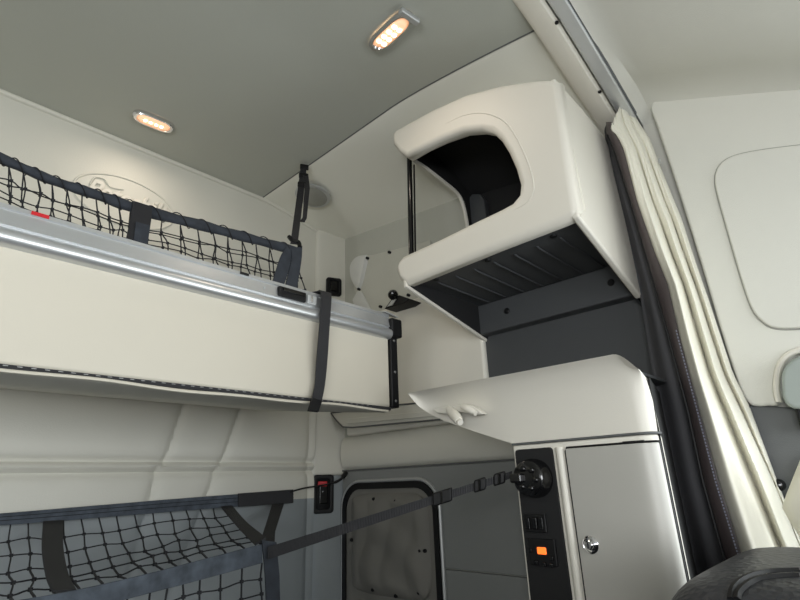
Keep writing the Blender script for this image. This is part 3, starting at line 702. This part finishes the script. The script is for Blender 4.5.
# door
dy0, dy1 = .334, .488; dz1 = P(600, 446.5, x=1.0).z
plan = [(.9935, .488), (.9935, .44), (.9935, .38)] + [(v.x, v.y) for v in cr([V((.9935, .360, 0)), V((.9940, .350, 0)), V((.9955, .340, 0)), V((.9985, .331, 0)), V((1.003, .3235, 0)), V((1.010, .318, 0)), V((1.018, .3165, 0))], 4)]
pin = [(a+.006, b+(.002 if k > 6 else 0)) for k, (a, b) in enumerate(plan)]
bm = nb(); prism(bm, [(a, b, -.75) for a, b in plan+pin[::-1]], (0, 0, .75+dz1)); dr = obj('door', bm, 'door', lc, bevel=.0022, ang=60)
gl = [(.9985, .4905, -.75), (.9985, .4905, dz1-.004), (.9985, .487, dz1+.0025)]+[(a+.004, b, dz1+.0025) for a, b in plan[1:]]
bm = nb(); tube(bm, gl, .0022, 6); obj('door_gap', bm, 'black', lc)
bm = nb(); tube(bm, [(1.018, .3172, dz1+.002), (1.018, .3172, -.75)], .0025, 6); obj('door_hinge', bm, 'black', lc)
bm = nb(); box(bm, (.9945, .336, dz1+.0005), (.9995, .374, dz1+.0055)); obj('door_slot', bm, 'black', lc)
lk = P(590, 545, x=.99)
bm = nb(); lathe(bm, (.994, lk.y, lk.z), (-1, 0, 0), [(.0155, -.002), (.0155, .003), (.012, .006), (.010, .005)], 28); lo = obj('lock', bm, 'chrome', dr)
bm = nb(); lathe(bm, (.990, lk.y, lk.z), (-1, 0, 0), [(.008, 0), (.008, .006), (.006, .008)], 20); obj('lock_barrel', bm, 'chrome', lo)
bm = nb(); box(bm, (.9805, lk.y-.001, lk.z-.005), (.9825, lk.y+.001, lk.z+.005)); obj('keyway', bm, 'black', lo)
# vertical bead between panel and door
bm = nb(); tube(bm, [(1.001, .5035, .058), (1.001, .5035, -.75)], .009, 10); obj('bead', bm, 'cream', lc)
# control panel
pts = rrect(.518, -.75, .606, .060, .008)
bm = nb(); prism(bm, [(.996, a, b) for a, b in pts], (.006, 0, 0)); cp = obj('control_panel', bm, 'inner', lc, bevel=.002)
p = P(538, 478, x=.99); pc = V((.996, .562, p.z))
bm = nb(); lathe(bm, pc, (-1, 0, 0), [(.038, 0), (.038, .012), (.034, .020), (.034, .032), (.028, .036), (.014, .037)], 32); kn = obj('round_mount', bm, 'gloss', cp)
for k in range(6):
    th = math.radians(60*k+10); bm = nb(); lathe(bm, pc+V((-.034, .020*math.cos(th), .020*math.sin(th))), (-1, 0, 0), [(.006, 0), (.006, .006), (.003, .008)], 10); obj('stud', bm, 'gloss', kn)
bm = nb(); box(bm, pc+V((-.048, .008, -.008)), pc+V((-.034, .034, .010))); obj('tether_hook', bm, 'gloss', kn, bevel=.004)
def panelbox(px, py, hy, hz, name, m, par, d=.006, x=.996):
    p = P(px, py, x=.995); bm = nb(); box(bm, (x-d, p.y-hy, p.z-hz), (x+.001, p.y+hy, p.z+hz)); return obj(name, bm, m, par, bevel=.002)
sb = panelbox(536, 523, .024, .017, 'switch_plate', 'black', cp)
for px in (530, 537, 543): panelbox(px, 523, .005, .011, 'rocker_switch', 'gloss', sb, .012)
ck = panelbox(543, 552, .030, .024, 'clock_unit', 'black', cp)
panelbox(543, 550.5, .010, .0065, 'display', 'disp', ck, .0075)['label'] = 'orange lit display'
for px, py in ((532, 550), (538, 562), (546, 564), (553, 558), (553, 565)): panelbox(px, py, .004, .004, 'button', 'gloss', ck, .010)
bm = nb(); box(bm, (1.12, .36, .20), (1.35, .90, .206)); 
obj('top_tray', bm, 'dark', lc)
# ================================================================ reading lamp below the flared top
rl = thing('reading_lamp', 'small cream swivel reading lamp under the flared cabinet top', 'lamp', P(460, 412, x=.955))
a = P(436, 409, x=.965); b = P(481, 412, x=.965)
bm = nb()
lp = [P(px, py, x=.966) for px, py in ((432, 409), (440, 407), (455, 405.5), (468, 404.5), (476, 408), (483, 414), (474, 415.5), (460, 412), (446, 414), (437, 413))]
prism(bm, lp, (.02, 0, 0)); obj('base', bm, 'cream', rl, bevel=.003)
bm = nb(); d = P(458, 421, x=.93)-P(450, 408, x=.955)
tube(bm, cr([P(449, 409, x=.962), P(452, 413, x=.950), P(456, 417, x=.935), P(459, 421, x=.926)], 3), [.009, .010, .011, .011, .012, .012, .012, .011, .011, .009], 14); hd = obj('swivel_head', bm, 'cream', rl)
bm = nb(); tube(bm, [P(459, 421, x=.9265), P(460.5, 422.5, x=.9235)], .007, 12); obj('bulb_end', bm, 'cream', hd)
bm = nb(); tube(bm, cr([P(462, 406.5, x=.955), P(468, 409, x=.948), P(476, 413.5, x=.948)], 3), [.006, .007, .008, .008, .008, .007, .006], 12); obj('switch_arm', bm, 'cream', rl)

# ================================================================ curtain
ct = thing('privacy_curtain', 'gathered cream curtain with dark lining and stitched brown hem beside the cabinets', 'curtain', (1.25, .30, -1.2))
YT = [110, 120, 135, 150, 172, 201, 227, 250, 285, 300, 337, 373, 413, 440, 480, 515, 553, 620, 700]
cL = [(105, 611), (120, 610.5), (135, 617), (150, 624), (201, 637), (250, 654), (285, 668), (337, 680), (413, 700), (480, 718), (553, 741), (620, 762), (700, 786)]
cR = [(105, 634), (117, 638), (139, 650), (168, 661), (219, 682), (250, 692), (280, 702), (300, 709), (373, 733), (407, 750), (480, 777), (538, 800), (620, 832), (700, 862)]
hL = [(105, 606), (133, 606), (150, 613), (201, 629), (250, 643), (285, 653), (337, 668), (413, 688), (480, 702), (553, 722), (620, 742), (700, 764)]
lL = [(105, 605), (133, 606), (172, 611), (227, 626), (285, 640), (363, 652), (437, 665), (480, 673), (553, 690), (620, 706), (700, 726)]
bm = nb(); rows = []
for y in [106+(700-106)*k/70 for k in range(71)]:
    a, b = li(cL, y), li(cR, y); r = []; g_ = min(1, (y-106)/160)
    for k in range(73):
        s = k/72
        c1 = li([(200, .42), (400, .47), (480, .60), (560, .64)], y); c2 = li([(200, .74), (400, .80), (480, .93), (560, .95)], y)
        cs = [0, c1, c2, 1.0]
        fold = 0
        for q0, q1 in zip(cs, cs[1:]):
            if q0 <= s <= q1: uu = (s-q0)/(q1-q0); fold = (math.sin(math.pi*uu)**.6)*min(1, (q1-q0)*2.6)*(1+.12*math.sin(uu*9+y*.01))
        amp = .012+.050*g_
        x = lerp(1.235, 1.335, s) - amp*fold + .0015*math.sin(s*60+y*.08)*(1-g_)
        yy = y - (3.5*math.sin(s*40) if y < 110 else 0)
        if y < 135: yy = y + (20*(1-s/.4) if s < .4 else 7*(s-.4)/.6)*(135-y)/29
        r.append(P(lerp(a, b, s), yy, x=x))
    rows.append(r)
grid(bm, rows); obj('cream_cloth', bm, 'cloth', ct, solid=.002)
bm = nb(); rows = []
for y in [122+(700-122)*k/60 for k in range(61)]:
    a, b = li(lL, y)-1.5, li(hL, y)+1; r = []
    for k in range(13):
        s = k/12; r.append(P(lerp(a, b, s), y+(1-s)*(8 if y < 130 else 0), x=lerp(1.325, 1.265, s)+.008*math.sin(s*9)*min(1, (y-110)/100)))
    rows.append(r)
grid(bm, rows); obj('dark_lining', bm, 'lining', ct, solid=.002)
bm = nb(); rows = []
for y in [122+(700-122)*k/60 for k in range(61)]:
    a, b = li(hL, y), li(cL, y)+1.5; r = []
    for k in range(9):
        s = k/8; r.append(P(lerp(a, b, s), y, x=lerp(1.26, 1.235, s)-.010*math.sin(s*math.pi)))
    rows.append(r)
grid(bm, rows); hm = obj('leather_hem', bm, 'hem', ct, solid=.003)
bm = nb()
for f, rr2 in ((.04, .0025), (.5, .0012)):
    tube(bm, [P(lerp(li(hL, y), li(cL, y), f), y, x=1.245) for y in [135+(700-135)*k/60 for k in range(61)]], rr2, 5)
obj('hem_piping', bm, 'black', hm)
bm = nb()
for k in range(70):
    y = 330+(560-330)*k/70; tube(bm, [P(lerp(li(hL, yy), li(cL, yy), .82), yy, x=1.232) for yy in (y, y+1.9)], .0016, 4)
obj('hem_stitching', bm, 'stitch', hm)
bm = nb(); tube(bm, [P(659, 159, x=1.30), P(659.5, 163, x=1.295)], .003, 6); obj('snap', bm, 'alu2', ct)
# pinned-back fold end at the frame edge
fe_ = thing('curtain_tieback', 'cream cloth tieback fold at the right edge beside the gathered curtain', 'tieback', P(795, 505, x=1.2))
rows = []
for t in bil(0, 1, 9):
    py = lerp(455, 560, t); a = li([(455, 802), (480, 792), (495, 786), (505, 781), (512, 784), (530, 795), (560, 815)], py); r = []
    for k in range(7): s = k/6; r.append(P(lerp(a, 850, s), py, x=1.25-.03*math.sin(s*math.pi)))
    rows.append(r)
bm = nb(); grid(bm, rows); obj('cloth_fold', bm, 'cloth', fe_, solid=.012)
p = P(778, 485, x=1.33); bm = nb(); lathe(bm, p, (-1, 0, 0), [(.012, -.03), (.012, 0), (.009, .006), (.002, .008)], 14); obj('black_stud', bm, 'gloss', fe_)

# ================================================================ cab side: storage panel, pillar trim, belt guide
XP = 1.335
st = thing('side_storage_panel', 'large cream moulded panel with inset door high on the cab side wall', 'storage panel', P(770, 380, x=XP))
so = [(654, 99), (700, 94), (750, 90.5), (800, 88), (900, 84), (1000, 82), (1000, 340), (860, 345), (830, 350), (812, 352), (800, 352), (790, 357), (783, 366), (780, 380), (779, 403), (768, 405.5), (756, 406), (748, 403), (738, 385), (720, 330), (700, 262), (676, 185), (656, 125), (650, 108)]
so3 = [P(a, b, x=XP) for a, b in so]; so3 = cr(so3[-1:]+so3+so3[:1], 3)[3:-1]
bm = nb(); prism(bm, so3, (.034, 0, 0)); sp2 = obj('moulded_panel', bm, 'cab', st, bevel=.018, seg=5, ang=60)
io = [(717.5, 170), (724, 162), (736, 156), (760, 151), (800, 146), (850, 141), (940, 134), (940, 320), (850, 325), (800, 328.5), (775, 328), (762, 321), (752, 308), (742, 280), (728, 232), (717, 192), (715.5, 178)]
i3 = [P(a, b, x=XP) for a, b in io]; i3 = cr(i3[-1:]+i3+i3[:1], 4)[4:-1]
bm = nb(); prism(bm, i3, (-.008, 0, 0)); obj('inset_door', bm, 'cab', st, bevel=.007, seg=3, ang=60)
bm = nb(); tube(bm, i3, .0036, 6, closed=True); obj('inset_gap_shade', bm, 'disc', sp2)  # grey tube paints the soft shading along the inset groove
rim = cr([P(a, b, x=XP-.006) for a, b in ((779, 402), (776.5, 390), (777.5, 374), (781, 363), (788, 355), (798, 350.5), (815, 347), (850, 343))], 4)
bm = nb(); tube(bm, rim, .0065, 8); obj('opening_rim', bm, 'cream', st)
pt = [(738, 404), (785, 407), (860, 410), (860, 560), (780, 560), (760, 470)]
bm = nb(); prism(bm, [P(a, b, x=1.345) for a, b in pt], (.024, 0, 0)); tag(obj('pillar_trim', bm, 'pillar', bevel=.006), 'dark grey plastic pillar trim below the cream storage panel', 'pillar trim')
gt = thing('belt_guide', 'grey green rounded belt guide cover at the right edge below the storage panel', 'belt guide', P(795, 380, x=1.3))
go = [(781, 375), (784, 366), (792, 359), (803, 353), (840, 345), (850, 400), (820, 408), (795, 409), (786, 405), (782, 396)]
bm = nb(); prism(bm, [P(a, b, x=1.285) for a, b in go], (.06, 0, 0)); obj('cover', bm, 'guide', gt, bevel=.016, seg=4, ang=25)
bm = nb(); prism(bm, [P(a, b, x=1.30) for a, b in ((794, 404), (850, 400), (850, 430), (800, 428))], (.045, 0, 0)); obj('belt_slot', bm, 'black', gt, bevel=.004)

# ================================================================ seat in the foreground
stt = thing('passenger_seat', 'black leather seat back with double stitched seam in the bottom right foreground', 'seat', (.93, .0, -1.28))
def superell(bm, c, h, e, nu=48, nv=32):
    rows = []
    sg = lambda v, k: (abs(v)**k)*(1 if v >= 0 else -1)
    for i in range(nv+1):
        ph = -math.pi/2+math.pi*i/nv; r = []
        for j in range(nu):
            th = 2*math.pi*j/nu
            r.append((c[0]+h[0]*sg(math.cos(ph), e[1])*sg(math.cos(th), e[0]), c[1]+h[1]*sg(math.cos(ph), e[1])*sg(math.sin(th), e[0]), c[2]+h[2]*sg(math.sin(ph), e[1])))
        rows.append(r)
    grid(bm, rows, closed=True)
bm = nb(); superell(bm, (.738, .07, -.42), (.210, .160, .329), (.3, .32)); bmesh.ops.remove_doubles(bm, verts=bm.verts, dist=1e-5)
bmesh.ops.recalc_face_normals(bm, faces=bm.faces); tree = BVHTree.FromBMesh(bm); sbk = obj('backrest', bm, 'leather', stt)
def onseat(px, py):
    r = R(px, py).normalized(); h = tree.ray_cast(V((0, 0, 0)), r); return h[0]
def seam(L, r, m, name):
    pts = [onseat(a, b) for a, b in L]; pts = [p for p in pts if p is not None]
    if len(pts) > 2: bm = nb(); tube(bm, cr(pts, 4), r, 6); obj(name, bm, m, sbk)
seam([(731, 600), (733, 590), (740, 582), (752, 576), (770, 572), (790, 571), (799, 571)], .0035, 'black', 'piping')
seam([(737, 600), (739, 593), (746, 586), (757, 580), (775, 577), (790, 576), (799, 576)], .0035, 'black', 'piping')
bm = nb(); superell(bm, (.82, -.12, -.80), (.30, .30, .10), (.5, .5)); obj('cushion', bm, 'leather', stt)
bm = nb(); box(bm, (.62, -.3, -1.29), (1.04, .14, -.86)); obj('pedestal', bm, 'black', stt, bevel=.01)

ds = thing('driver_seat', 'black leather driver seat to the left of the view beside the driver window', 'seat', (-.65, .0, -1.28))
bm = nb(); superell(bm, (-.68, .02, -.36), (.30, .13, .40), (.5, .42)); obj('backrest', bm, 'leather', ds)
bm = nb(); superell(bm, (-.68, .0, .10), (.17, .08, .13), (.6, .6)); obj('headrest', bm, 'leather', ds)
bm = nb(); superell(bm, (-.68, -.2, -.80), (.30, .30, .10), (.5, .5)); obj('cushion', bm, 'leather', ds)
bm = nb(); box(bm, (-.88, -.4, -1.29), (-.48, .08, -.86)); obj('pedestal', bm, 'black', ds, bevel=.01)
# lower bunk mattress (mostly below the frame)
lbk = thing('lower_bunk', 'grey lower bunk mattress under the cargo net', 'bunk', (0, 1.3, -1.28))
bm = nb(); box(bm, (-1.36, .95, -.90), (1.36, 1.64, -.72)); obj('mattress', bm, 'quilt', lbk, bevel=.03)
bm = nb(); box(bm, (-1.36, .96, -1.29), (1.36, 1.64, -.91)); obj('bunk_base', bm, 'pillar', lbk, bevel=.01)

# ================================================================ light: daylight through the cab windows
def area(name, loc, tgt, sx, sy, e, col=(1, 1, 1)):
    d = bpy.data.lights.new(name, 'AREA'); d.shape = 'RECTANGLE'; d.size = sx; d.size_y = sy; d.energy = e; d.color = col
    o = bpy.data.objects.new(name, d); C.objects.link(o); o.location = V(loc)+EYE
    o.rotation_euler = (V(tgt)-V(loc)).to_track_quat('-Z', 'Y').to_euler(); return o
area('daylight_windscreen', (0, -1.63, .11), (0, 0, .2), 2.4, .6, 27, (.94, .98, 1))
area('daylight_driver_window', (-1.43, -.51, .04), (0, -.2, .10), .9, .56, 24, (.97, .985, 1))
area('daylight_passenger_window', (1.43, -.51, .04), (0, -.4, .05), .9, .56, 12, (.92, .98, 1))
w = bpy.data.worlds.new('World'); S.world = w; w.use_nodes = True
w.node_tree.nodes['Background'].inputs[0].default_value = (.8, .88, 1, 1); w.node_tree.nodes['Background'].inputs[1].default_value = .6

# ================================================================ camera
cam = bpy.data.cameras.new('camera'); co = bpy.data.objects.new('camera', cam); C.objects.link(co); S.camera = co
cam.sensor_width = 36; cam.sensor_fit = 'HORIZONTAL'; cam.lens = F*36/800; cam.clip_start = .02
m3 = Matrix((_ax, _ay, _az)); co.matrix_world = Matrix.Translation(EYE) @ m3.to_4x4()
S.view_settings.view_transform = 'Standard'; S.view_settings.look = 'None'; S.view_settings.exposure = .43; S.view_settings.gamma = 1; S.view_settings.use_curve_mapping = False
